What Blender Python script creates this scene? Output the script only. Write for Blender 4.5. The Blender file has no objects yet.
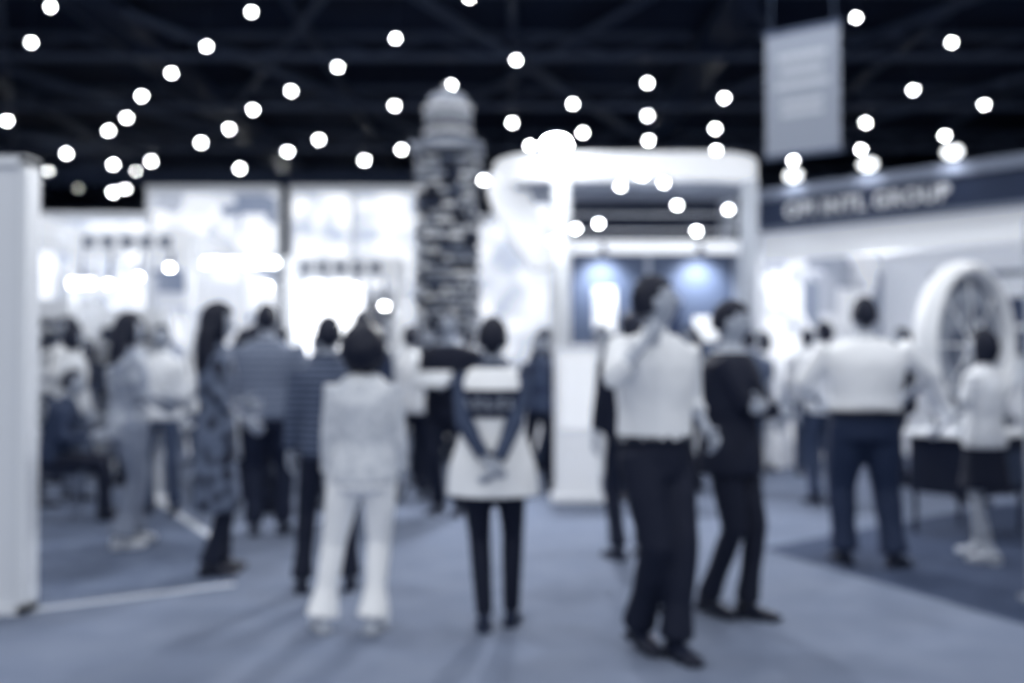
import bpy, math, random
import numpy as np
from mathutils import Vector as V, Matrix, noise
random.seed(7)
sc = bpy.context.scene
try:
    sc.view_settings.view_transform = 'Standard'
    sc.view_settings.look = 'None'
except Exception as e:
    print(e)

# ------------------------------------------------------------------ colours
def lin(c):
    c /= 255.0
    return c/12.92 if c <= .04045 else ((c+.055)/1.055)**2.4
STOPS = [(0,(9,17,38)),(.15,(26,39,66)),(.35,(76,88,113)),(.5,(123,132,151)),(.75,(190,196,207)),(1,(244,246,250))]
def tone(v):
    v = max(0, min(1, v))
    for (a,ca),(b,cb) in zip(STOPS, STOPS[1:]):
        if v <= b:
            t = (v-a)/(b-a)
            return tuple(lin(ca[i]+(cb[i]-ca[i])*t) for i in range(3))+(1,)
    return (1,1,1,1)
_m = {}
def mat(name, v, rough=.75, var=0, scale=6, emit=0, bump=0, kind='noise', metal=0):
    if name in _m: return _m[name]
    m = bpy.data.materials.new(name); m.use_nodes = True
    nt = m.node_tree; b = nt.nodes['Principled BSDF']
    b.inputs['Roughness'].default_value = rough
    b.inputs['Metallic'].default_value = metal
    b.inputs['Specular IOR Level'].default_value = .3
    b.inputs['Base Color'].default_value = tone(v)
    tc = nt.nodes.new('ShaderNodeTexCoord')
    if var:
        if kind == 'noise':
            n = nt.nodes.new('ShaderNodeTexNoise'); n.inputs['Scale'].default_value = scale
            n.inputs['Detail'].default_value = 4; fac = n.outputs['Fac']; lo, hi = .38, .62
        elif kind == 'voronoi':
            n = nt.nodes.new('ShaderNodeTexVoronoi'); n.inputs['Scale'].default_value = scale
            fac = n.outputs['Distance']; lo, hi = .25, .55
        elif kind == 'cells':
            n = nt.nodes.new('ShaderNodeTexVoronoi'); n.distance = 'CHEBYCHEV'; n.inputs['Scale'].default_value = scale
            s = nt.nodes.new('ShaderNodeSeparateColor'); nt.links.new(n.outputs['Color'], s.inputs[0])
            fac = s.outputs[0]; lo, hi = .1, .9
        elif kind == 'stripe':
            n = nt.nodes.new('ShaderNodeTexWave'); n.inputs['Scale'].default_value = scale; n.bands_direction = 'Z'
            fac = n.outputs['Fac']; lo, hi = .3, .7
        nt.links.new(tc.outputs['Object'], n.inputs['Vector'])
        r = nt.nodes.new('ShaderNodeValToRGB')
        r.color_ramp.elements[0].position = lo; r.color_ramp.elements[1].position = hi
        r.color_ramp.elements[0].color = tone(v-var); r.color_ramp.elements[1].color = tone(v+var)
        nt.links.new(fac, r.inputs['Fac']); nt.links.new(r.outputs['Color'], b.inputs['Base Color'])
        if emit: nt.links.new(r.outputs['Color'], b.inputs['Emission Color'])
    elif emit:
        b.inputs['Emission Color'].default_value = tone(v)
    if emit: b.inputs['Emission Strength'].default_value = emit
    if bump:
        n2 = nt.nodes.new('ShaderNodeTexNoise'); n2.inputs['Scale'].default_value = 9
        nt.links.new(tc.outputs['Object'], n2.inputs['Vector'])
        bp = nt.nodes.new('ShaderNodeBump'); bp.inputs['Strength'].default_value = bump; bp.inputs['Distance'].default_value = .03
        nt.links.new(n2.outputs['Fac'], bp.inputs['Height']); nt.links.new(bp.outputs['Normal'], b.inputs['Normal'])
    _m[name] = m
    return m
def lampmat(name, s, c=(.95,.98,1,1)):
    if name in _m: return _m[name]
    m = bpy.data.materials.new(name); m.use_nodes = True
    b = m.node_tree.nodes['Principled BSDF']
    b.inputs['Base Color'].default_value = (.8,.8,.8,1)
    b.inputs['Emission Color'].default_value = c; b.inputs['Emission Strength'].default_value = s
    _m[name] = m
    return m

# ------------------------------------------------------------------ mesh builder
class MB:
    def __init__(s): s.v=[]; s.f=[]; s.m=[]; s.mats=[]
    def mi(s, m):
        if m not in s.mats: s.mats.append(m)
        return s.mats.index(m)
    def add(s, vs, fs, m, M=None):
        o = len(s.v); k = s.mi(m)
        if M is not None: vs = [M @ V(p) for p in vs]
        s.v += [tuple(p) for p in vs]
        for f in fs:
            s.f.append(tuple(i+o for i in f)); s.m.append(k)
    def box(s, a, b, m, M=None):
        x0,y0,z0 = a; x1,y1,z1 = b
        s.add([(x0,y0,z0),(x1,y0,z0),(x1,y1,z0),(x0,y1,z0),(x0,y0,z1),(x1,y0,z1),(x1,y1,z1),(x0,y1,z1)],
              [(0,3,2,1),(4,5,6,7),(0,1,5,4),(1,2,6,5),(2,3,7,6),(3,0,4,7)], m, M)
    def loft(s, pts, rad, m, u=(1,0,0), n=16, M=None):
        v,f = loft(pts, rad, u, n); s.add(v,f,m,M)
    def ball(s, c, r, m, M=None, n=16, h=10):
        v,f = ball(c, r, n, h); s.add(v,f,m,M)
    def obj(s, name, smooth=False, loc=(0,0,0), rot=0, parent=None, bevel=0):
        me = bpy.data.meshes.new(name); me.from_pydata(s.v, [], s.f)
        for m in s.mats: me.materials.append(m)
        me.polygons.foreach_set('material_index', s.m)
        if smooth: me.polygons.foreach_set('use_smooth', [True]*len(s.f))
        me.update()
        o = bpy.data.objects.new(name, me); sc.collection.objects.link(o)
        o.location = loc; o.rotation_euler = (0,0,math.radians(rot))
        if parent: o.parent = parent
        if bevel:
            b = o.modifiers.new('bevel','BEVEL'); b.width = bevel; b.segments = 2; b.limit_method='ANGLE'
        return o
def loft(pts, rad, u=(1,0,0), n=16):
    pts = [V(p) for p in pts]; vs=[]; fs=[]; k=len(pts)
    for i,p in enumerate(pts):
        t = (pts[min(i+1,k-1)]-pts[max(i-1,0)])
        t = t.normalized() if t.length>1e-6 else V((0,0,1))
        uu = V(u); uu = uu - t*uu.dot(t)
        if uu.length<.1: uu = V((0,1,0)) - t*t.y
        uu.normalize(); w = t.cross(uu)
        r = rad[i]; a,b = (r,r) if not isinstance(r,(tuple,list)) else (r[0],r[1])
        for j in range(n):
            th = 2*math.pi*j/n
            vs.append(p+uu*a*math.cos(th)+w*b*math.sin(th))
    for i in range(k-1):
        for j in range(n):
            fs.append((i*n+j, i*n+(j+1)%n, (i+1)*n+(j+1)%n, (i+1)*n+j))
    fs.append(tuple(range(n-1,-1,-1))); fs.append(tuple((k-1)*n+j for j in range(n)))
    return vs,fs
def ball(c, r, n=16, h=10):
    if not isinstance(r,(tuple,list)): r=(r,r,r)
    c=V(c); vs=[c+V((0,0,-r[2]))]; fs=[]
    for i in range(1,h):
        ph=-math.pi/2+math.pi*i/h
        for j in range(n):
            th=2*math.pi*j/n
            vs.append(c+V((r[0]*math.cos(ph)*math.cos(th), r[1]*math.cos(ph)*math.sin(th), r[2]*math.sin(ph))))
    vs.append(c+V((0,0,r[2])))
    for j in range(n): fs.append((0,1+(j+1)%n,1+j))
    for i in range(h-2):
        for j in range(n):
            a=1+i*n
            fs.append((a+j,a+(j+1)%n,a+n+(j+1)%n,a+n+j))
    a=1+(h-2)*n
    for j in range(n): fs.append((a+j,a+(j+1)%n,len(vs)-1))
    return vs,fs
def remesh(parts, vox, smooth=4):
    vs=[];fs=[]
    for v,f in parts:
        o=len(vs); vs+= [tuple(p) for p in v]; fs+=[tuple(i+o for i in q) for q in f]
    me=bpy.data.meshes.new('tmp'); me.from_pydata(vs,[],fs)
    ob=bpy.data.objects.new('tmp',me); sc.collection.objects.link(ob)
    r=ob.modifiers.new('r','REMESH'); r.mode='VOXEL'; r.voxel_size=vox
    s=ob.modifiers.new('s','SMOOTH'); s.iterations=smooth; s.factor=.5
    dg=bpy.context.evaluated_depsgraph_get(); dg.update()
    e=ob.evaluated_get(dg); m=e.to_mesh()
    V2=[tuple(q.co) for q in m.vertices]; F2=[tuple(p.vertices) for p in m.polygons]
    e.to_mesh_clear(); bpy.data.objects.remove(ob); bpy.data.meshes.remove(me)
    return V2,F2

# ------------------------------------------------------------------ people
def ik(a,b,l1,l2,pole):
    d=b-a; L=d.length; mx=l1+l2-.004
    if L>mx: b=a+d*(mx/L); d=b-a; L=mx
    t=d/L; x=(l1*l1-l2*l2+L*L)/(2*L); h=math.sqrt(max(0,l1*l1-x*x))
    p=V(pole); p=p-t*p.dot(t); p.normalize()
    return a+t*x+p*h, b
_hand={}
def hand(side, curl):
    """canonical hand: fingers along +Z, palm faces +Y, thumb toward side*X"""
    k=(side,curl)
    if k in _hand: return _hand[k]
    parts=[loft([(0,0,-.03),(0,0,0),(0,0,.03),(0,0,.07),(0,0,.095)],[(.024,.018),(.026,.018),(.038,.018),(.042,.015),(.036,.011)],(1,0,0),14)]
    for i,(ox,ln) in enumerate([(.031,.072),(.0105,.082),(-.0105,.076),(-.03,.06)]):
        p=V((ox*side,0,.08)); pts=[p.copy()]; a=0
        for q in (.45,.3,.25):
            a+=curl*(.8+.1*i)
            p=p+V((0,math.sin(a),math.cos(a)))*ln*q*(1.15 if q==.45 else 1); pts.append(p.copy())
        parts.append(loft(pts,[.0095,.009,.0083,.0065],(1,0,0),10))
    p=V((.028*side,.004,.022)); pts=[p.copy()]
    for d,l in ((V((.75*side,.25,.65)),.035),(V((.5*side,.4,.8)),.03),(V((.25*side,.45,.85)),.024)):
        p=p+d.normalized()*l; pts.append(p.copy())
    parts.append(loft(pts,[.014,.012,.0105,.008],(0,1,0),10))
    _hand[k]=remesh(parts,.0055,1); return _hand[k]

PROF={'m':[(.80,.15,.11),(.86,.158,.115),(.93,.168,.12),(1.02,.16,.118),(1.12,.155,.115),(1.24,.170,.122),(1.34,.186,.122),(1.41,.172,.102),(1.46,.115,.08),(1.50,.068,.06)],
      'f':[(.80,.168,.122),(.86,.17,.124),(.93,.168,.122),(1.02,.148,.11),(1.10,.132,.1),(1.22,.142,.118),(1.32,.156,.12),(1.40,.150,.095),(1.45,.102,.073),(1.49,.058,.053)]}
def prof(k,z):
    P=PROF[k]
    if z<=P[0][0]: return P[0][1]+(P[0][0]-z)*.12, P[0][2]+(P[0][0]-z)*.12
    for a,b in zip(P,P[1:]):
        if z<=b[0]:
            t=(z-a[0])/(b[0]-a[0]); return a[1]+(b[1]-a[1])*t, a[2]+(b[2]-a[2])*t
    return P[-1][1],P[-1][2]

def person(name, x, y, head=0, h=1.72, k='m', g=1.0, belly=0, lean=0, fine=True,
           la=None, ra=None, lpole=None, rpole=None, lf=(-.1,0,0), rf=(.1,0,0), seat=0, ldir=8, rdir=-8, lheel=0, rheel=0,
           hy=0, hp=0, hair='short', hairv=.04, skin=.62, top=.9, topvar=0, topkind='noise', topscale=8, sleeve='long', hem=.86, tuck=False,
           bot=.1, botkind='trousers', bothem=.075, skhem=.5, shoe=.05, jacket=None, vest=False, curl=.35, extra=None, legw=1.0):
    s=h/1.75; vox=.015 if fine else .026
    mk=lambda n,v,**q: mat('%s_%02d'%(n,int(v*100)),v,**q)
    mskin=mk('skin',skin,rough=.5); mtop=mat('%s_%d_%s_%d'%('fabric_top',int(top*100),topkind,int(topvar*100)),top,var=topvar,kind=topkind,scale=topscale,bump=.4)
    mbot=mk('fabric_bottom',bot,bump=.35); mshoe=mk('shoe_leather',shoe,rough=.35); mhair=mk('hair',hairv,rough=.6,bump=.6)
    dz=-seat
    piv=V((0,0,.95+dz)); R=Matrix.Rotation(-math.radians(lean),3,'X')
    def T(p):
        p=V(p)+V((0,0,dz)); return piv+R@(p-piv) if p.z>piv.z else p
    sw=.188 if k=='m' else .162
    sw*= (1+(g-1)*.5)
    sgn={'l':-1,'r':1}; J={}
    for q in 'lr':
        f=lf if q=='l' else rf; heel=lheel if q=='l' else rheel
        hip=V((sgn[q]*.092*(1+(g-1)*.4),0,.93+dz)); ank=V((f[0],f[1],.085+f[2]+heel))
        kn,an=ik(hip,ank,.435,.43,(sgn[q]*.12,1,.2)); J[q+'leg']=(hip,kn,an)
        sh=T((sgn[q]*sw,0,1.425)); w=la if q=='l' else ra
        if w is None: w=(sgn[q]*(.25+.06*(g-1)),.06,.87)
        w=V(w)
        pole=(lpole if q=='l' else rpole) or (sgn[q]*.5,-1,-.4)
        el,wr=ik(sh,w,.29,.255,pole); J[q+'arm']=(sh,el,wr)
    def torso(z0,z1,off,flare=0):
        zs=[z0]+[a[0] for a in PROF[k] if z0+.015<a[0]<z1-.015]+[z1]; pts=[];rr=[]
        for z in zs:
            a,b=prof(k,z); bl=belly*math.exp(-((z-1.08)/.13)**2); fl=flare*max(0,1.15-z)
            pts.append(T((0,bl*.5,z))); rr.append((a*g+off+fl,b*(1+(g-1)*1.2)+off+bl*.6+fl*.7))
        return loft(pts,rr,(1,0,0),24)
    def limb(j,r,off,f1=1.0,hemr=None,n=14):
        a,b,c=j; pts=[];rr=[]
        L=[(0,a,r[0]),(.25,a.lerp(b,.5),r[1]),(.5,b,r[2]),(.62,b.lerp(c,.3),r[3]),(.8,b.lerp(c,.6),(r[3]+r[4])/2),(1,c,r[4])]
        for t,p,q in L:
            if t<=f1+.001: pts.append(p); rr.append(q+off)
            else:
                if f1<=.5: p2=a.lerp(b,f1*2)
                else: p2=b.lerp(c,(f1-.5)*2)
                pts.append(p2); rr.append((rr[-1]+q+off)/2); break
        if hemr: rr[-1]=hemr
        return loft(pts,rr,(1,0,0),n)
    AR=[.054,.046,.038,.037,.026] if k=='m' else [.045,.038,.032,.031,.022]
    AR=[q*(1+(g-1)*.7) for q in AR]
    LR=[.088,.078,.056,.056,.036] if k=='m' else [.088,.074,.05,.05,.032]
    LR=[q*(1+(g-1)*.6)*legw for q in LR]
    mb=MB()
    parts=[torso(.86,1.49,-.012)]
    neck=T((0,0,1.45)); hc=T((0,.012,1.632)); nk=T((0,0.005,1.56))
    parts.append(loft([neck,nk,hc],[.062 if k=='m' else .05,.055 if k=='m' else .046,.05],(1,0,0),14))
    for q in 'lr':
        parts.append(limb(J[q+'leg'],LR,-.004)); parts.append(limb(J[q+'arm'],AR,-.004))
    v,f=remesh(parts,vox); mb.add(v,f,mskin)
    HR=Matrix.Rotation(math.radians(hy),3,'Z')@Matrix.Rotation(math.radians(hp),3,'X')
    H=Matrix.Translation(hc)@HR.to_4x4()
    hv,hf=ball((0,0,0),1,28,20) if fine else ball((0,0,0),1,14,10)
    out=[]
    for p in hv:
        X,Y,Z=p
        wx=.077*(1-.28*max(0,-Z)**1.5); wy=.097*(1-.1*max(0,-Z)); yy=Y*wy
        if Z<0 and Y<0: yy*=1-.35*(-Z)
        if Y>0: yy*= 1-.06*math.exp(-((Z-.05)/.16)**2)*(1 if abs(X)>.2 else 0)
        out.append((X*wx,yy,Z*.12))
    mb.add(out,hf,mskin,H)
    mb.loft([(0,.086,.022),(0,.098,.0),(0,.112,-.022),(0,.1,-.034)],[(.007,.006),(.009,.009),(.015,.012),(.009,.006)],mskin,M=H,n=8)
    for sg in (-1,1):
        mb.ball((sg*.078,-.005,-.005),(.009,.02,.031),mskin,M=H,n=8,h=6)
        mb.ball((sg*.03,.083,.008),(.014,.008,.008),mk('eye',.85,rough=.2),M=H,n=8,h=6)
        mb.ball((sg*.03,.0895,.008),(.006,.004,.006),mk('iris',.03,rough=.2),M=H,n=8,h=6)
        mb.ball((sg*.031,.087,.03),(.019,.006,.0035),mhair,M=H,n=8,h=6)
    mb.ball((0,.087,-.06),(.024,.009,.006),mk('lips',.4),M=H,n=10,h=6)
    hv,hf=ball((0,0,0),1,30,22) if fine else ball((0,0,0),1,16,12)
    out=[]
    low={'short':-.35,'bob':-.85,'curly':-.95,'long':-1,'bun':-.5}[hair]
    vol={'short':1.14,'bob':1.28,'curly':1.76,'long':1.24,'bun':1.13}[hair]
    for p in hv:
        X,Y,Z=p; q=vol
        if hair in('curly',): q+= .2*noise.noise(V((X,Y,Z))*4.5+V((x,y,0)))
        else: q+= .03*noise.noise(V((X,Y,Z))*5+V((x,y,0)))
        front = Y>.25+.1*abs(X) and Z<.52 
        if Z<low and not front: q*= .75
        if front: q=.8
        if hair=='short' and Z<.15 and Y>-.1 and abs(X)>.5: q=.9
        zz=Z*.12*q
        if hair=='curly': zz*=.74
        out.append((X*.077*q,Y*.1*q-.004,zz))
    mb.add(out,hf,mhair,H)
    if hair=='long':
        mb.loft([(0,-.05,.03),(0,-.07,-.06),(0,-.085,-.16),(0,-.095,-.26),(0,-.09,-.36),(0,-.08,-.42)],[(.08,.05),(.1,.06),(.115,.06),(.115,.055),(.09,.04),(.03,.015)],mhair,M=H,n=16)
    if hair=='bun': mb.ball((0,-.11,.03),(.04,.035,.04),mhair,M=H)
    parts=[]
    if botkind=='trousers':
        parts.append(torso(.82 if not seat else .84,1.03,.006))
        for q in 'lr':
            parts.append(limb(J[q+'leg'],[LR[0]+.004,LR[1]+.006,LR[2]+.012,LR[3]+.01,LR[4]+.018],.0,hemr=bothem))
        v,f=remesh(parts,vox,5); mb.add(v,f,mbot)
    else:
        pts=[];rr=[]
        zs=[1.03,.95,.86,.75,.65,.55,.45,.35,.25,.18,.12]
        for z in zs:
            if z<skhem: break
            a,b=prof(k,z); pts.append(V((0,0,z+dz)))
            rr.append((a*g+.012+max(0,.86-z)*.02,b*g+.012+max(0,.86-z)*.06))
        v,f=remesh([loft(pts,rr,(1,0,0),24)],vox,3); mb.add(v,f,mbot)
    z0=.985 if tuck else hem
    parts=[torso(z0,1.485,.022)]
    for q in 'lr':
        if sleeve=='long': parts.append(limb(J[q+'arm'],[a+.004 for a in AR],.011,f1=.97))
        elif sleeve=='mid': parts.append(limb(J[q+'arm'],AR,.018,f1=.66))
        elif sleeve=='short': parts.append(limb(J[q+'arm'],AR,.018,f1=.4))
    v,f=remesh(parts,vox,5); mb.add(v,f,mtop)
    mb.loft([T((0,.0,1.475)),T((0,.003,1.515))],[(.075 if k=='m' else .062,.068 if k=='m' else .06),(.064 if k=='m' else .053,.06 if k=='m' else .05)],mtop,n=20)
    if tuck:
        a,b=prof(k,1.0)
        mb.loft([T((0,0,.985)),T((0,0,1.02))],[(a*g+.021,b*(1+(g-1)*1.2)+.021+belly*.35)]*2,mk('belt',.03,rough=.3),n=24)
    if vest:
        mv=mat('vest_fabric',.95,bump=.3); md=mat('vest_print',.08); mr=mat('vest_lettering',.62,rough=.5)  # mr: letter strokes printed on the vest label
        v,f=remesh([torso(.76,1.475,.035,.11)],vox,4); mb.add(v,f,mv)
        def patch(z0,z1,a0,a1,off,m):
            vs=[];fs=[];n=14
            for i in range(3):
                z=z0+(z1-z0)*i/2
                a,b=prof(k,z)
                for j in range(n+1):
                    th=math.radians(-90+a0+(a1-a0)*j/n)
                    vs.append(T(((a*g+off)*math.cos(th),(b*(1+(g-1)*1.2)+off)*math.sin(th),z)))
            for i in range(2):
                for j in range(n): fs.append((i*(n+1)+j,i*(n+1)+j+1,(i+1)*(n+1)+j+1,(i+1)*(n+1)+j))
            mb.add(vs,fs,m)
        patch(1.20,1.355,-54,54,.046,md)
        for i in range(5): 
            a=-40+i*17
            patch(1.25,1.305,a,a+4,.050,mr); patch(1.25,1.263,a+4,a+10,.050,mr)
            if i%2: patch(1.293,1.305,a+4,a+10,.050,mr)
    if jacket is not None:
        mj=mk('suit_jacket',jacket,bump=.3)
        parts=[torso(.80,1.47,.03)]
        for q in 'lr': parts.append(limb(J[q+'arm'],[a+.006 for a in AR],.014,f1=.95))
        v,f=remesh(parts,vox,5); mb.add(v,f,mj)
    for q in 'lr':
        a,b,c=J[q+'arm']; d=(c-b).normalized()
        inn=V((-sgn[q],0,0)) if abs(d.x)<.7 else V((0,-1,0))
        n=inn-d*inn.dot(d); n.normalize(); sx=n.cross(d)
        Mh=Matrix(((sx.x,n.x,d.x),(sx.y,n.y,d.y),(sx.z,n.z,d.z))).to_4x4(); Mh.translation=c
        side=1 if sx.y>=0 else -1
        v,f=hand(side,curl); mb.add(v,f,mskin,Mh)
    for q in 'lr':
        an=J[q+'leg'][2]; heel=lheel if q=='l' else rheel
        dr=math.radians(ldir if q=='l' else rdir)
        M=Matrix.Translation(an)@Matrix.Rotation(dr,4,'Z')@Matrix.Rotation(-math.atan2(heel,.2),4,'X')
        v,f=loft([(0,-.065,-.045),(0,-.05,-.042),(0,0,-.034),(0,.06,-.05),(0,.12,-.058),(0,.17,-.064),(0,.19,-.068)],
                 [(.02,.02),(.034,.043),(.04,.05),(.043,.034),(.046,.027),(.034,.02),(.012,.012)],(1,0,0),14)
        mb.add(v,f,mshoe,M)
        mb.loft([(0,0,-.05),(0,0,.03)],[(.036,.045),(.034,.036)],mshoe if not(botkind!='trousers') else mskin,M=M,n=12)
        mb.box((-.04,-.065,-.085),(.04,.0,-.06),mshoe,M)
        mb.box((-.043,.03,-.085),(.043,.16,-.072),mshoe,M)
    if extra: extra(mb,J,T)
    S=Matrix.Scale(s,4)
    mb.v=[tuple(S@V(p)) for p in mb.v]
    return mb.obj(name,smooth=True,loc=(x,y,0.002),rot=head)

def carrier_bag(v):
    def f(mb,J,T):
        w=J['larm'][2]; m=mat('plastic_bag',v,rough=.4,bump=.5)
        c=w+V((0,.02,-.1))
        mb.loft([c+V((0,0,-.36)),c+V((0,0,-.33)),c+V((0,0,-.2)),c+V((0,0,-.06)),c+V((0,0,.0))],[(.05,.1),(.09,.15),(.1,.16),(.06,.12),(.012,.03)],m,n=16)
    return f
def backpack(v):
    def f(mb,J,T):
        m=mat('backpack_fabric_%d'%int(v*100),v,bump=.3)
        mb.loft([T((0,-.19,1.0)),T((0,-.2,1.04)),T((0,-.2,1.2)),T((0,-.19,1.36)),T((0,-.17,1.42))],[(.1,.04),(.14,.075),(.145,.08),(.12,.06),(.06,.02)],m,n=20)
        for s in(-1,1): mb.loft([T((s*.1,-.13,1.4)),T((s*.12,-.02,1.49)),T((s*.12,.12,1.38)),T((s*.13,.12,1.2)),T((s*.14,-.1,1.08))],[.018]*5,m,n=8)
    return f
def folder(v):
    def f(mb,J,T):
        m=mat('folder_card',v); a=J['larm'][2]; b=J['rarm'][2]; c=(a+b)/2
        M=Matrix.Translation(c+V((0,.1,.02)))@Matrix.Rotation(math.radians(-35),4,'X')
        mb.box((-.15,-.1,-.006),(.15,.11,.006),m,M)
    return f
def shoulder_bag(v):
    def f(mb,J,T):
        m=mat('shoulder_bag_leather_%d'%int(v*100),v,rough=.5)
        mb.loft([(-.24,-.03,.86),(-.25,-.03,.9),(-.25,-.03,1.05),(-.23,-.03,1.12)],[(.03,.12),(.05,.16),(.05,.15),(.02,.1)],m,n=16)
        mb.loft([T((-.24,.0,1.1)),T((-.2,.02,1.3)),T((-.13,.0,1.51)),T((-.18,-.1,1.35)),T((-.24,-.06,1.1))],[.012]*5,m,n=8)
    return f

# -- foreground figures
person('curly_haired_woman',-.76,5.12,head=4,h=1.55,k='f',g=1.04,hair='curly',hairv=.01,top=.78,topvar=.06,topkind='cells',topscale=30,sleeve='long',hem=.86,
       bot=.97,bothem=.10,lf=(-.235,.04,0),rf=(.06,.0,0),shoe=.7,ra=(.22,.12,.9),la=(-.22,.1,.88),rpole=(.2,-1,-.2),lpole=(-.2,-1,-.2),legw=1.15,ldir=20,rdir=-18)
person('steward_in_vest',-.10,5.18,head=-3,h=1.60,k='f',g=1.1,hair='short',hairv=.01,top=.24,topvar=.03,sleeve='long',hem=.86,vest=True,bot=.02,bothem=.05,
       la=(-.02,-.24,.98),ra=(.04,-.26,.95),lpole=(-1,-.15,0),rpole=(1,-.15,0),lf=(-.045,-.02,0),rf=(.1,.09,0),shoe=.12,curl=.6)
person('man_in_white_shirt',.68,4.78,head=-146,h=1.78,k='m',g=1.08,hair='short',hairv=.01,top=.9,tuck=True,sleeve='mid',bot=.02,bothem=.085,
       ra=(.19,.16,1.45),rpole=(1,.2,-.8),la=(-.2,.16,1.02),lpole=(-.6,-1,-.3),lf=(-.02,.12,0),rf=(.03,-.08,0),hy=54,hp=12,shoe=.03,curl=.5,rheel=.03,legw=1.12,ldir=-8)
person('woman_in_dark_suit',1.18,5.42,head=-125,h=1.70,k='f',g=1.14,hair='short',hairv=.01,top=.7,jacket=.02,sleeve='long',bot=.01,bothem=.07,
       la=(.12,.22,1.18),ra=(-.12,.24,1.14),lpole=(-1,.1,-1),rpole=(1,.1,-1),lf=(-.04,.08,0),rf=(.03,-.12,0),hy=15,hp=-5,shoe=.02,curl=.4,rheel=.02)
person('heavyset_man',2.38,6.75,head=-4,h=1.80,k='m',g=1.34,belly=.06,hair='short',hairv=.03,top=.95,tuck=True,sleeve='mid',bot=.16,bothem=.095,
       la=(-.26,.25,1.08),ra=(.34,.22,1.1),lpole=(-1,-.5,-.3),rpole=(1,-.4,-.2),lf=(-.12,.06,0),rf=(.17,-.04,0),ldir=15,rdir=-45,shoe=.04,legw=1.22)
person('long_haired_woman',-2.88,7.5,head=-50,h=1.72,k='f',g=1.08,hair='long',hairv=.02,top=.6,topvar=.12,sleeve='mid',hem=.8,bot=.5,botkind='trousers',bothem=.11,
       la=(-.12,.28,1.05),ra=(.14,.26,1.1),lf=(-.1,.08,0),rf=(.1,-.08,0),shoe=.85,legw=1.3,extra=folder(.85))
person('woman_in_floral_dress',-1.92,6.5,head=-60,h=1.74,k='f',g=.88,hair='long',hairv=.01,top=.10,topvar=.3,topkind='voronoi',topscale=10,sleeve='mid',hem=.42,bot=.03,
       la=(-.15,.2,1.1),ra=(.2,.15,1.0),shoe=.03,lf=(-.08,.05,0),rf=(.08,-.06,0))
person('man_with_carrier_bag',-1.95,7.95,head=6,h=1.82,k='m',g=1.2,hair='short',hairv=.02,top=.44,topvar=.05,topkind='stripe',topscale=6,sleeve='mid',hem=.88,bot=.06,
       la=(-.24,.22,1.02),ra=(.3,.2,1.05),lf=(-.09,.0,0),rf=(.12,.06,0),legw=1.1,extra=carrier_bag(.85))
person('man_in_striped_shirt',-1.10,6.0,head=10,h=1.64,k='m',g=.95,hair='short',hairv=.02,top=.28,topvar=.12,topkind='stripe',topscale=8,sleeve='long',hem=.86,bot=.02,
       lf=(-.16,.02,0),rf=(.14,.05,0))
person('woman_in_dark_skirt',3.28,6.95,head=35,h=1.58,k='f',hair='bob',hairv=.02,top=.9,sleeve='short',bot=.03,botkind='skirt',skhem=.55,shoe=.7,skin=.68,
       la=(-.2,.25,1.0),ra=(.22,.2,1.02),lf=(-.1,-.1,0),rf=(.12,.14,0))
# -- middle-distance figures
person('visitor_in_dark_coat',-.56,9.0,head=160,h=1.82,k='m',g=1.2,fine=False,hair='short',top=.5,jacket=.01,bot=.03,la=(-.1,.25,1.15),ra=(.12,.25,1.15),extra=folder(.9))
person('visitor_in_dark_coat',.83,7.0,head=20,h=1.70,k='m',fine=False,hair='short',top=.7,jacket=.02,bot=.03)
person('visitor_with_backpack',-1.28,8.6,head=-15,h=1.80,k='m',fine=False,hair='short',top=.2,bot=.05,extra=backpack(.04))
person('visitor_in_white',3.12,12.4,head=10,h=1.70,k='f',fine=False,hair='bob',top=.95,bot=.85,bothem=.1)
person('visitor_in_white',3.55,12.0,head=-20,h=1.74,k='m',fine=False,hair='short',top=.95,bot=.25,sleeve='mid')
person('visitor_in_white',3.0,9.6,head=15,h=1.74,k='m',fine=False,hair='short',top=.88,bot=.25,sleeve='mid')
person('visitor_in_white',-4.3,9.8,head=-40,h=1.70,k='f',fine=False,hair='bob',top=.88,bot=.4,extra=folder(.85))
person('visitor_in_dark_coat',4.3,11.0,head=70,h=1.72,k='m',fine=False,hair='short',top=.7,jacket=.05,bot=.04)
def chair(x,y,r):
    mb=MB(); m=mat('chair_fabric',.1); c=mat('chair_steel',.55,rough=.3,metal=.8)
    mb.box((-.22,-.2,.41),(.22,.22,.45),m); mb.box((-.21,-.24,.55),(.21,-.2,.88),m)
    for a in(-.2,.2):
        mb.loft([(a,.2,0),(a,.2,.42)],[.012]*2,c,n=8); mb.loft([(a,-.24,0),(a,-.21,.42),(a,-.22,.85)],[.012]*3,c,n=8)
        mb.loft([(a,-.24,.2),(a,.2,.2)],[.01]*2,c,n=8)
    mb.obj('visitor_chair',loc=(x,y,0.002),rot=r,bevel=.006)
for (x,y,r,t,hz) in [(-3.95,8.6,-75,.2,'short'),(-4.9,9.3,-60,.85,'bob'),(-3.9,11.2,100,.2,'short')]:
    chair(x,y,r)
    person('seated_visitor',x,y,head=r,h=1.70,k='m',fine=False,seat=.4,lean=14,lf=(-.12,.42,0),rf=(.12,.46,0),la=(-.15,.35,.75),ra=(.15,.35,.75),
           hair=hz,top=t,bot=.03,hem=.9)
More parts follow.
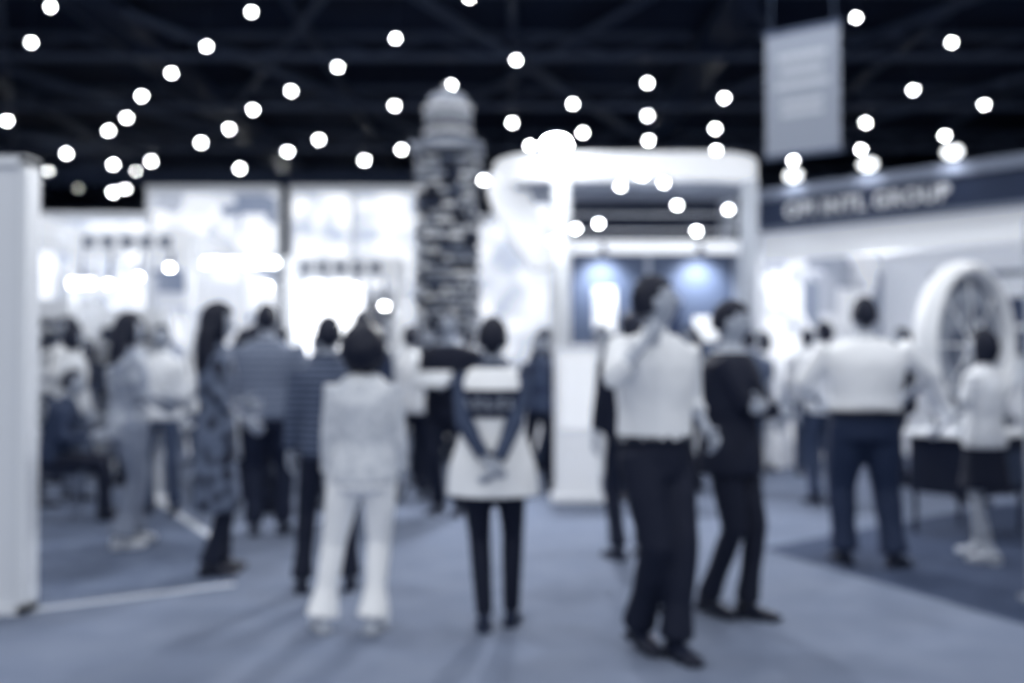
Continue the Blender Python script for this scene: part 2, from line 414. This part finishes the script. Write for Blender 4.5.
# -- crowd
tops=[.9,.08,.88,.15,.65,.95,.05,.35,.9,.1,.8,.25,.94]
spots=[(-3.15,9.0),(-2.55,9.9),(-3.4,10.95),(-1.9,10.4),(-5.3,10.6),(-6.0,12.1),(-2.3,11.9),(-5.1,12.0),(-3.0,13.2),(-.95,11.2),(-.15,11.6),(.3,10.6),(-6.9,13.2),(-4.1,13.2),
       (-1.25,13.0),(-2.7,14.2),(1.2,9.9),(1.9,10.6),(4.6,13.4),(5.3,12.2),(2.7,11.4),(-.1,14.5),(.4,12.6),(-7.6,12.4),(-1.75,9.35),(4.0,13.9),
       (-2.15,9.1),(-3.3,12.3),(-1.5,10.9),(-.25,10.2),(-4.5,11.9),(-5.0,11.3),(-2.8,11.3),(-1.6,12.2),(-5.9,13.2),(-.6,12.6),(-3.9,14.2),(1.0,11.2),(-1.0,9.9),(5.0,10.4),(4.4,9.7)]
for i,(x,y) in enumerate(spots):
    kk=random.choice('mf'); arm=random.random()
    person('exhibition_visitor',x,y,head=random.choice([0,20,-30,90,-90,150,180,-140]),h=random.uniform(1.68,1.86) if kk=='m' else random.uniform(1.60,1.74),k=kk,fine=False,
           g=random.uniform(1.0,1.22),hair='short' if kk=='m' else random.choice(['bob','long','bun']),top=tops[i%len(tops)],topvar=random.choice([0,.06]),
           sleeve=random.choice(['long','mid','short']),bot=random.choice([.02,.04,.06,.1,.3]),bothem=.08,
           la=(-.18,.28,1.08) if arm<.5 else None, ra=(.2,.25,1.1) if arm<.3 else None, lf=(-.1,random.uniform(-.1,.1),0), rf=(.12,random.uniform(-.12,.12),0),
           extra=random.choice([None,backpack(.04),shoulder_bag(.06),shoulder_bag(.6)]))

# ------------------------------------------------------------------ hall shell
def slab(name,a,b,m,**k):
    mb=MB(); mb.box(a,b,m); return mb.obj(name,**k)
mfloor=mat('floor_carpet',.435,rough=.95,var=.012,scale=3)
slab('floor',(-34,-6,-.1),(34,60,0),mfloor)
mceil=mat('ceiling_dark',.15,rough=.9,var=.04,scale=.3)
slab('ceiling',(-34,-3,9.6),(34,60,9.8),mceil)
mw=mat('hall_wall',.15,rough=.9,var=.03,scale=.4)
slab('wall_back',(-34,59.8,0),(34,60,9.6),mw); slab('wall_left',(-34.2,-6,0),(-34,60,9.6),mw); slab('wall_right',(34,-6,0),(34.2,60,9.6),mw)
mb=MB(); mt=mat('truss_steel',.34,rough=.6)
for y in (16,20.5,25,30,36,43,51):
    for z in(8.95,9.5): mb.box((-33.9,y-.07,z-.07),(33.9,y+.07,z+.07),mt)
    x=-33.5
    while x<31:
        mb.loft([(x,y,8.95),(x+1.5,y,9.5)],[.05]*2,mt,n=6); mb.loft([(x+1.5,y,9.5),(x+3,y,8.95)],[.05]*2,mt,n=6); x+=3
for x in range(-30,31,5):
    mb.box((x-.08,10,9.3),(x+.08,59,9.5),mt)
for x in (-22,-9,5,19):
    mb.box((x-.45,14,9.0),(x+.45,59,9.3),mat('ventilation_duct',.2,rough=.5))
for k in range(9):
    x=-32+k*7
    mb.loft([(x,17,9.1),(x+9,36,9.1)],[.12]*2,mt,n=6); mb.loft([(x+9,17,9.15),(x,36,9.15)],[.1]*2,mt,n=6)
mb.obj('ceiling_truss')
slab('trim_1',(-33,30,6.6),(-3,30.5,7.0),mat('bulkhead',.25))
slab('trim_2',(9,31,6.2),(33,31.5,7.0),mat('bulkhead',.25))

# high bay lamps in the plane z=8.6, from a table of image pixels projected from the camera
LZ=8.6
lamp_px=[(48,5),(29,41),(205,45),(250,10),(395,37),(469,-4),(516,59),(451,84),(337,66),(290,90),(170,72),(140,95),(125,117),(107,130),(200,142),(228,128),(252,109),
(394,105),(318,139),(287,151),(401,149),(364,160),(311,175),(280,184),(212,178),(239,168),(150,161),(112,164),(65,153),(47,172),(5,120),(353,189),(411,194),(79,177),(124,188),(92,181),(135,172),(112,192),
(512,122),(573,103),(583,132),(530,145),(648,82),(648,115),(649,140),(725,97),(716,128),(858,16),(954,41),(915,89),(986,104),(867,122),(862,149),(946,135),(794,160),(77,186),(717,150)]
mb=MB(); ml=lampmat('high_bay_glow',38); mh=mat('lamp_housing',.3,rough=.4)
for px,py in lamp_px:
    d=(LZ-1.4)*1000/(358-py); x=(px-512)*d/1000; r=.0024*d
    mb.ball((x,d,LZ),(r,r,r*.8),ml,n=12,h=8)
    mb.loft([(x,d,LZ+r*.6),(x,d,LZ+r*1.3),(x,d,LZ+r*1.8)],[r*1.15,r*.6,.04],mh,n=10)
    mb.loft([(x,d,LZ+r*1.7),(x,d,9.58)],[.012]*2,mh,n=5)
for x in(-9,-3,3,9):  # extra lamps added overhead, out of view, to go with the fill spots
    for y in(0,6,12):
        r=.12
        mb.ball((x,y,LZ),(r,r,r*.8),ml,n=12,h=8); mb.loft([(x,y,LZ+r*.6),(x,y,LZ+r*1.8)],[r*1.15,.04],mh,n=10); mb.loft([(x,y,LZ+.2),(x,y,9.58)],[.015]*2,mh,n=5)
mb.obj('high_bay_lights',smooth=True)
def light(name,kind,loc,e,r=.15,tgt=None,angle=150,blend=.6,col=(.97,.985,1)):
    l=bpy.data.lights.new(name,kind); l.energy=e; l.color=col; l.shadow_soft_size=r
    if kind=='SPOT': l.spot_size=math.radians(angle); l.spot_blend=blend
    o=bpy.data.objects.new(name,l); sc.collection.objects.link(o); o.location=loc
    if tgt: o.rotation_euler=(V(tgt)-V(loc)).to_track_quat('-Z','Y').to_euler()
    return o
for x in(-9,-3,3,9):
    for y in(0,6,12,18):
        light('high_bay_fill','SPOT',(x,y,LZ-.2),520,.25)  # added fill light from above the view; farthest row has no fixture

# ------------------------------------------------------------------ left partition
mwhite=mat('booth_laminate',.9,rough=.5)
mb=MB(); mb.box((-6,5.5,0),(-2.68,5.6,2.48),mat('partition_panel',.82,rough=.6)); 
for x in(-2.68,-3.6,-4.6): mb.box((x-.02,5.47,0),(x+.02,5.63,2.5),mat('aluminium_post',.85,rough=.5))
mb.box((-6,5.47,2.46),(-2.66,5.63,2.51),mat('aluminium_post',.9)); mb.box((-6,5.47,0),(-2.66,5.63,.05),mat('aluminium_post',.9))
mb.obj('booth_partition')
def strip(name,a,b,w,m,z=.003):
    a=V((a[0],a[1],0));b=V((b[0],b[1],0)); t=(b-a).normalized(); n=V((-t.y,t.x,0))*w/2
    mb=MB(); vs=[]
    for q in(0,z):
        for p in(a-n,b-n,b+n,a+n): vs.append((p.x,p.y,q))
    mb.add(vs,[(0,3,2,1),(4,5,6,7),(0,1,5,4),(1,2,6,5),(2,3,7,6),(3,0,4,7)],m); return mb.obj(name)
mtape=mat('floor_tape',.75)
strip('floor_edging',(-2.85,5.45),(-1.72,6.22),.06,mtape); strip('floor_edging',(-3.75,10.3),(-2.35,7.85),.07,mtape)
def poly(name,pts,m,z=.0015):
    n=len(pts); mb=MB(); mb.add([(x,y,0) for x,y in pts]+[(x,y,z) for x,y in pts],[tuple(range(n-1,-1,-1)),tuple(range(n,2*n))]+[(i,(i+1)%n,n+(i+1)%n,n+i) for i in range(n)],m); return mb.obj(name)
poly('booth_carpet',[(1.84,7.37),(2.66,5.34),(3.3,3.8),(8,4.2),(8,12),(3.75,8.9)],mat('dark_carpet',.24,rough=.95,var=.02))
poly('booth_carpet',[(-2.9,5.65),(-1.72,6.28),(-2.35,7.85),(-3.8,10.4),(-9,12),(-9,5.65)],mat('grey_carpet',.38,rough=.95,var=.02))

# ------------------------------------------------------------------ left booths
def booth_wall(name,x0,x1,y,h,m,frame=mwhite,depth=.15):
    mb=MB(); mb.box((x0,y,0),(x1,y+depth,h),frame)
    n=max(1,int((x1-x0)/1.2)); w=(x1-x0)/n
    for i in range(n):
        mb.box((x0+i*w+.06,y-.02,.9),(x0+(i+1)*w-.06,y,h-.15),m)
    mb.box((x0,y-.05,h-.08),(x1,y+depth+.05,h),frame)
    return mb.obj(name)
mlb=mat('lightbox_graphic',.82,var=.16,scale=2.0,emit=1.0,kind='noise')
mlb2=mat('lightbox_graphic_cells',.72,var=.26,scale=2.2,emit=.85,kind='cells')
mlb3=mat('lightbox_plain',1.0,emit=2.2)
booth_wall('lightbox_wall',-6.6,-4.2,18,4.5,mlb2); booth_wall('lightbox_wall',-4.15,-1.75,18.6,4.6,mlb); booth_wall('lightbox_wall',-8.9,-6.0,16.5,3.8,mlb)
booth_wall('lightbox_wall',-13,-9,18,4.2,mlb2); booth_wall('lightbox_wall',-3.6,-2.3,15.8,3.0,mlb3)
booth_wall('lightbox_wall',-1.7,.2,17.5,3.9,mlb)
def fascia_booth(name,x0,x1,y0,y1,h,m):
    mb=MB()
    for x in(x0,x1):
        for y in(y0,y1): mb.box((x-.05,y-.05,0),(x+.05,y+.05,h),m)
    mb.box((x0-.05,y0-.06,h-.3),(x1+.05,y0+.02,h),m); mb.box((x0-.05,y1-.02,h-.3),(x1+.05,y1+.06,h),m)
    mb.box((x0-.06,y0,h-.3),(x0+.02,y1,h),m); mb.box((x1-.02,y0,h-.3),(x1+.06,y1,h),m)
    for i in range(5):
        mb.box((x0+.15+i*(x1-x0-.3)/5,y0-.075,h-.24),(x0+.15+(i+.6)*(x1-x0-.3)/5,y0-.06,h-.08),mat('fascia_letters_block',.4))
    for i in range(4):
        x=x0+(i+.3+.3*random.random())*(x1-x0)/4; z=h-random.uniform(.4,.85)
        mb.loft([(x,y0-.05,h-.3),(x,y0-.1,z+.12),(x,y0-.15,z)],[.02,.03,.06],mat('lamp_housing',.3),n=10); mb.ball((x,y0-.155,z-.01),(.05,.05,.03),lampmat('spot_glow',30),n=10,h=6)
    return mb.obj(name)
mfr=mat('frame_glow',.93,emit=.25)  # frame has a faint emission of its own, though no lamp
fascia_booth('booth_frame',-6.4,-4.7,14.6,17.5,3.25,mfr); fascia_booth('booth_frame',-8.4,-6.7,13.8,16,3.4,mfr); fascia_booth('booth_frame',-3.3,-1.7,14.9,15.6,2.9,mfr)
mb=MB(); mtg=lampmat('tube_glow',14)
for x0,x1,y,z in((-4.45,-4.0,14.4,2.74),(-3.9,-3.4,14.4,2.74),(-6.25,-5.95,14.1,2.42),(-3.75,-3.55,14.6,2.4)):
    mb.box((x0,y,z),(x1,y+.1,z+.08),mtg); mb.box((x0-.03,y-.02,z+.08),(x1+.03,y+.12,z+.13),mwhite)
    mb.box((x0-.03,y+.03,0),(x0+.01,y+.07,z+.1),mwhite)
mb.obj('tube_light')
def product_shelf(name,x0,x1,y,h,rows):
    mb=MB(); ms=mwhite
    mb.box((x0,y,0),(x1,y+.04,h),ms)
    for x in(x0,x1): mb.box((x-.02,y-.35,0),(x+.02,y+.04,h),ms)
    for r in range(rows):
        z=.3+r*(h-.4)/rows; mb.box((x0,y-.35,z),(x1,y,z+.03),ms)
        x=x0+.05
        while x<x1-.15:
            w=random.uniform(.06,.16); q=random.uniform(.08,.3)
            mb.box((x,y-.28,z+.03),(x+w,y-.1,z+.03+q),mat('product_%d'%random.randint(0,5),[.1,.2,.4,.6,.85,.95][random.randint(0,5)])); x+=w+random.uniform(.02,.08)
    return mb.obj(name)
product_shelf('product_shelf',-7.6,-6.2,15.2,2.3,5); product_shelf('product_shelf',-6.1,-4.9,14.3,2.1,4); product_shelf('product_shelf',-2.9,-1.9,17.2,2.6,6)
product_shelf('product_shelf',-9.6,-8.6,14.5,2.2,5)
def counter(name,x0,x1,y0,y1,h,mbody,mtop):
    mb=MB(); mb.box((x0,y0,0),(x1,y1,h-.04),mbody); mb.box((x0-.04,y0-.04,h-.04),(x1+.04,y1+.04,h),mtop)
    mb.box((x0+.05,y0-.01,.12),(x1-.05,y0,h-.12),mat('counter_graphic',.6,var=.2,kind='cells',scale=5))
    return mb.obj(name,bevel=.01)
counter('display_counter',-5.6,-4.6,12.5,12.8,1.0,mwhite,mwhite); counter('display_counter',-2.3,-1.5,13.7,14.0,1.0,mwhite,mwhite)
mb=MB(); mb.box((-3.7,9.5,.7),(-3.2,10.1,.74),mwhite)
mb.loft([(-3.45,9.8,0.002),(-3.45,9.8,.02),(-3.45,9.8,.05),(-3.45,9.8,.7)],[.22,.22,.03,.03],mwhite,n=16); mb.obj('meeting_table')

# ------------------------------------------------------------------ stacked tower
mb=MB(); cx,cy=-.9,14.0; tb=[mat('tower_block_%d'%i,v,rough=.5) for i,v in enumerate([.05,.2,.42,.62,.8,.98])]
z=0; core=mat('tower_core',.03)
mb.box((cx-.3,cy-.3,0),(cx+.3,cy+.3,4.3),core)
row=0
while z<4.2:
    hh=.105; hw=.455-.012*z+(.02 if row%2 else -.015); row+=1
    for sx,sy in((0,-1),(0,1),(1,0),(-1,0)):
        a=-hw
        while a<hw-.02:
            w=min(random.uniform(.12,.24),hw-a); o=hw+random.uniform(-.03,.03)
            m=random.choice(tb)
            if sy: mb.box((cx+a,cy+sy*o-(.16 if sy>0 else 0),z),(cx+a+w-.03,cy+sy*o+(0 if sy>0 else .16),z+hh-.04),m)
            else: mb.box((cx+sx*o-(.16 if sx>0 else 0),cy+a,z),(cx+sx*o+(0 if sx>0 else .16),cy+a+w-.03,z+hh-.04),m)
            a+=w
    z+=hh
mb.box((cx-.5,cy-.5,4.27),(cx+.5,cy+.5,4.33),tb[3])
for i in range(7):
    mb.loft([(cx,cy,4.36+i*.085),(cx,cy,4.41+i*.085)],[.34+.01*math.sin(i*1.2)]*2,tb[[4,2,5,1,4,3,5][i]],n=8)
mb.loft([(cx,cy,4.33),(cx,cy,4.95)],[.27]*2,core,n=12)
mb.ball((cx,cy,4.95),(.30,.30,.2),tb[3]); mb.ball((cx,cy,5.16),(.07,.07,.1),tb[4])
mb.obj('display_tower')

# ------------------------------------------------------------------ central booth
root=bpy.data.objects.new('central_booth',None); sc.collection.objects.link(root)
mglow=mat('canopy_laminate_glow',.97,rough=.4,emit=.35)  # brightness put into the laminate as emission; no lamp inside
def stadium(x0,x1,y0,y1,z0,z1,n=14):
    r=(y1-y0)/2; cy=(y0+y1)/2; pts=[]
    for i in range(n+1):
        a=-math.pi/2+math.pi*i/n; pts.append((x1-r+r*math.cos(a)*.9,cy+r*math.sin(a)))
    for i in range(n+1):
        a=math.pi/2+math.pi*i/n; pts.append((x0+r+r*math.cos(a)*.9,cy+r*math.sin(a)))
    k=len(pts)
    return [(x,y,z0) for x,y in pts]+[(x,y,z1) for x,y in pts],[tuple(range(k-1,-1,-1)),tuple(range(k,2*k))]+[(i,(i+1)%k,k+(i+1)%k,k+i) for i in range(k)]
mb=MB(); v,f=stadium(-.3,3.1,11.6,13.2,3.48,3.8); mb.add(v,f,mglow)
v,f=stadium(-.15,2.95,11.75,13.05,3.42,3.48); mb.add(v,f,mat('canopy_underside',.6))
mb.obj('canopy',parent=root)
mb=MB()
for x,y in((.58,11.7),(2.8,11.8),(.6,13.0),(2.8,13.0)): mb.loft([(x,y,0),(x,y,3.5)],[.11]*2,mwhite if x<1 else mat('column_grey',.7),n=16)
mb.obj('columns',parent=root,smooth=True)
mb=MB(); 
pts=[];n=14
for i in range(n+1):
    t=i/n; pts.append((-.32+.6*t**1.6, 12.0+.1*t, 3.6-1.1*t))
vs=[];fs=[]
for i,(x,y,z) in enumerate(pts): vs+= [(x,y,z),(x+.45,y+.02,z+.1),(x+.45,y+1.0,z+.1),(x,y+1.0,z)]
for i in range(n):
    for j in range(4): fs.append((i*4+j,i*4+(j+1)%4,(i+1)*4+(j+1)%4,(i+1)*4+j))
fs.append((0,3,2,1)); fs.append((n*4,n*4+1,n*4+2,n*4+3))
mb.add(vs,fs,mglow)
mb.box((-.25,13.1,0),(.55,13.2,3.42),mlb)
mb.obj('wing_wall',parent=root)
mb=MB(); mdk=mat('dark_display_panel',.34,rough=.6)
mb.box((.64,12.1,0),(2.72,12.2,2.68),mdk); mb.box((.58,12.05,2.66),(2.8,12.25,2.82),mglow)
mb.box((.6,12.06,0),(.68,12.14,2.7),mwhite); mb.box((2.68,12.06,0),(2.76,12.14,2.7),mat('panel_joint',.6))
mb.box((1.62,12.08,0),(1.68,12.1,2.66),mat('panel_joint',.6))
mb.box((.98,12.085,1.7),(1.26,12.1,2.25),mat('panel_poster',.8,var=.15,kind='noise',scale=4)); mb.box((1.9,12.085,1.55),(2.05,12.1,2.1),mat('panel_poster_dark',.15)); mb.box((2.2,12.085,1.6),(2.5,12.1,1.9),mat('panel_poster',.85))
mb.box((.64,12.0,.0),(2.72,12.1,.95),mwhite)
mb.box((.6,13.1,2.9),(2.8,13.2,3.42),mat('dark_back_band',.15))
for z in(2.98,3.18): mb.box((.6,12.5,z),(2.8,12.54,z+.03),mwhite)
mb.obj('display_wall',parent=root)
mb=MB(); msp=lampmat('spot_glow',30)
for x,y,z in((.5,11.3,3.82),(1.02,11.75,2.98),(.75,11.75,2.92),(2.18,11.8,2.9),(1.97,11.9,3.22),(2.58,11.9,3.17),(1.25,11.5,3.38),(-.33,11.5,3.45),(.48,11.5,2.75),(1.50,11.5,3.5),(1.75,11.5,3.42)):
    big = .12 if z>3.7 else .035
    mb.ball((x,y,z),(big*1.3 if big>.1 else big,big,big*.8),msp if big<.1 else lampmat('flood_glow',60),n=12,h=8); mb.loft([(x,y+big*.6,z+.02),(x,y+big+.09,z+.07)],[big*1.1,.03],mat('lamp_housing',.3),n=10)
    mb.loft([(x,y+big+.06,z+.05),(x,y+.3,z-.15 if z>3.7 else z+.15)],[.012]*2,mat('lamp_housing',.3),n=6)
for x in(1.08,2.24): 
    mb.loft([(x,11.98,2.72),(x,11.86,2.74),(x,11.84,2.66)],[.02,.03,.05],mat('lamp_housing',.3),n=10)
mb.obj('booth_spotlights',parent=root,smooth=True)
light('display_spot','SPOT',(1.08,11.74,2.62),90,.04,(1.08,12.15,2.05),110,1.0); light('display_spot','SPOT',(2.24,11.74,2.62),90,.04,(2.24,12.15,2.05),110,1.0)
light('flood_bulb','SPOT',(.5,11.05,3.75),900,.2,(.0,4.5,0),110,.6)
mb=MB(); mb.box((.42,9.72,0),(.86,10.05,1.5),mat('kiosk_white_glow',.95,rough=.4,emit=.1)); mb.box((.38,9.68,0),(.9,10.09,.06),mwhite); mb.box((.47,9.70,.7),(.81,9.72,1.42),mat('kiosk_panel_glow',.97,emit=.3)); mb.box((.40,9.7,1.5),(.88,10.07,1.53),mwhite)  # kiosk body and panel brightened by weak emission, not by a lamp
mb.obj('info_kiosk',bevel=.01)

# ------------------------------------------------------------------ right booth
root=bpy.data.objects.new('corner_booth',None); sc.collection.objects.link(root)
A=V((3.06,12.5,0)); B=V((7.2,8.1,0)); t=(B-A).normalized(); ang=math.degrees(math.atan2(t.y,t.x)); L=(B-A).length
def robj(mb,name,**k): return mb.obj(name,loc=(A.x,A.y,0),rot=ang,parent=root,**k)
mb=MB(); mfas=mat('fascia_dark',.2,rough=.5); mtrim=mat('fascia_trim',.5)
mb.box((0,-.06,3.0),(L,.06,3.34),mfas); mb.box((-.03,-.1,3.34),(L,.1,3.48),mtrim); mb.box((-.03,-.08,2.96),(L,.08,3.0),mtrim)
mb.box((0,.08,2.6),(L,.14,3.0),mat('header_white_glow',.9,emit=.3)); mb.box((0,.1,3.42),(L,4,3.46),mat('booth_roof',.5))  # header emits a little to look lit
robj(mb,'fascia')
mb=MB()
for x in(.0,L-.1): mb.box((x-.05,-.05,0),(x+.05,.05,2.96),mwhite)
mb.box((0,3.2,0),(L,3.3,3.4),mat('booth_back_wall_glow',.85,emit=.12)); mb.box((0,.1,0),(.06,3.2,2.9),mat('booth_side_graphic_glow',.75,emit=.25,var=.25,kind='cells',scale=1.8))  # booth lighting partly put into wall and graphic as emission
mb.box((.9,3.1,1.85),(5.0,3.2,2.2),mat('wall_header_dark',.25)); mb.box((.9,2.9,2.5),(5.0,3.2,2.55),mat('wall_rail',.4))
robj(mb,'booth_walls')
mb=MB()
for i in range(9):
    x=1.0+i*.45; 
    for j in range(3): mb.box((x,3.05,.6+j*.42),(x+.36,3.18,.93+j*.42),mat('product_%d'%((i*3+j*5)%6),[.1,.2,.4,.6,.85,.95][(i*3+j*5)%6]))
robj(mb,'framed_products')
mb=MB(); Rz=Matrix.Rotation(math.radians(ang),4,'Z')
for x in(.6,1.55,2.5,3.6):
    mb.loft([(x,0,3.48),(x,-.05,3.62),(x,-.2,3.66)],[.012]*3,mat('lamp_housing',.3),n=6)
    mb.loft([(x,-.2,3.68),(x,-.13,3.6)],[.03,.09],mat('lamp_housing',.3),n=12); mb.ball((x,-.13,3.59),(.1,.1,.07),lampmat('arm_spot_glow',3),n=12,h=6)
    p=A+Rz@V((x,-.2,3.56)); q=A+Rz@V((x,-.02,3.3)); light('arm_spot_bulb','SPOT',tuple(p),10,.05,tuple(q),120,.8)
robj(mb,'arm_spotlights')
cu=bpy.data.curves.new('fascia_lettering','FONT'); cu.body='OPI INTL GROUP'; cu.size=.24; cu.extrude=.01; cu.offset=.006; cu.align_x='CENTER'; cu.align_y='CENTER'
cu.materials.append(mat('lettering',.9)); to=bpy.data.objects.new('fascia_lettering',cu); sc.collection.objects.link(to)
to.parent=root; p=A+Rz@V((1.45,-.08,3.17)); to.location=p; to.rotation_euler=(math.radians(90),0,math.radians(ang)); cu.space_character=1.1
for x,y,z in((3.55,11.6,2.6),(3.9,11.9,2.7)): light('booth_bulb','POINT',(x+.8,y,2.4),50,.1)
mb=MB()
for x,y,z in((3.1,12.9,2.55),(3.42,12.8,2.7),(3.47,12.9,2.6),(3.95,13.4,2.5)):
    mb.ball((x,y,z),.05,msp,n=10,h=8); mb.loft([(x,y,z+.04),(x,y,z+.4)],[.03,.012],mat('lamp_housing',.3),n=8)
mb.obj('pendant_lights',smooth=True)

# ring display on counter
mb=MB(); mring=mat('ring_white',.95,rough=.4); mdisc=mat('ring_face',.45,var=.2,scale=6)
R=.62; n=48; vs=[];fs=[]
for i in range(n):
    a=2*math.pi*i/n
    for j in range(10):
        b=2*math.pi*j/10; rr=R+.06*math.cos(b); vs.append((rr*math.cos(a),.1*math.sin(b),rr*math.sin(a)))
for i in range(n):
    for j in range(10): fs.append((i*10+j,i*10+(j+1)%10,((i+1)%n)*10+(j+1)%10,((i+1)%n)*10+j))
mb.add(vs,fs,mring)
mb.loft([(0,.04,0),(0,.06,0)],[.58,.58],mdisc,n=40,u=(1,0,0))
mb.loft([(0,-.03,0),(0,.04,0)],[.46,.46],mat('ring_inner',.62),n=40); mb.loft([(0,-.04,0),(0,-.02,0)],[.38,.38],mdisc,n=40)
mb.loft([(0,-.07,0),(0,-.03,0)],[.09,.09],mring,n=20)
for i in range(8):
    a=i*math.pi/4; mb.loft([(0,-.045,0),(.55*math.cos(a),-.02,.55*math.sin(a))],[.014]*2,mring,n=6)
mb.box((-.3,-.09,-.68),(.3,.09,-.6),mring)
mb.obj('wheel_display',loc=(3.66,8.05,1.50),rot=38,smooth=False)
mb=MB(); mcd=mat('counter_dark',.06)
mb.box((-.38,-.28,.33),(.38,.28,.78),mcd); mb.box((-.46,-.34,.78),(.46,.34,.82),mat('counter_top',.92))
for a in(-.35,.35):
    for b in(-.25,.25): mb.loft([(a,b,0),(a,b,.4)],[.02]*2,mcd,n=8)
for i in range(8): mb.box((-.34+i*.09,-.3,.4),(-.30+i*.09,-.28,.66),mat('grille',.3))
mb.obj('wheel_counter',loc=(3.66,8.05,0.002),rot=38,bevel=.005)
mb=MB(); mb.box((-.035,-.035,0),(.035,.035,2.2),mat('clear_post',.6,rough=.3)); mb.box((.035,-.01,.1),(1.3,.01,2.15),mat('frosted_panel',.6,rough=.3)); mb.box((-.06,-.1,0),(.06,.1,.02),mat('clear_post',.6))
mb.box((.035,-.02,2.15),(1.3,.02,2.2),mat('clear_post',.6)); mb.box((1.26,-.035,0),(1.32,.035,2.2),mat('clear_post',.6))
mb.obj('booth_screen',loc=(3.0,5.75,0.002),rot=-5)

# hanging banner
mb=MB()
mb.box((-.53,-.015,0),(.53,.015,1.76),mat('banner_fabric',.6,rough=.8))
for z,w in((1.35,.35),(1.15,.3),(.95,.38),(.7,.3),(.55,.3)): mb.box((-w,-.025,z),(w,-.016,z+.09),mat('banner_print',.75))
mb.box((-.56,-.03,1.74),(.56,.03,1.80),mt); mb.box((-.56,-.03,-.03),(.56,.03,.03),mt)
for x in(-.45,.45): mb.loft([(x,0,1.78),(x,0,5.2)],[.01]*2,mt,n=5)
mb.obj('hanging_banner',loc=(4.08,14,4.26),rot=-36)

# ------------------------------------------------------------------ world + camera
w=bpy.data.worlds.new('World'); sc.world=w; w.use_nodes=True
w.node_tree.nodes['Background'].inputs['Color'].default_value=(.94,.97,1,1); w.node_tree.nodes['Background'].inputs['Strength'].default_value=.92
cam=bpy.data.cameras.new('camera'); co=bpy.data.objects.new('camera',cam); sc.collection.objects.link(co); sc.camera=co
cam.sensor_width=36; cam.lens=35.16; co.location=(0,0,1.4); co.rotation_euler=(math.radians(90.945),0,0)
cam.clip_end=200
cam.dof.use_dof=True; cam.dof.focus_distance=1.15; cam.dof.aperture_fstop=1.95; cam.dof.aperture_blades=0
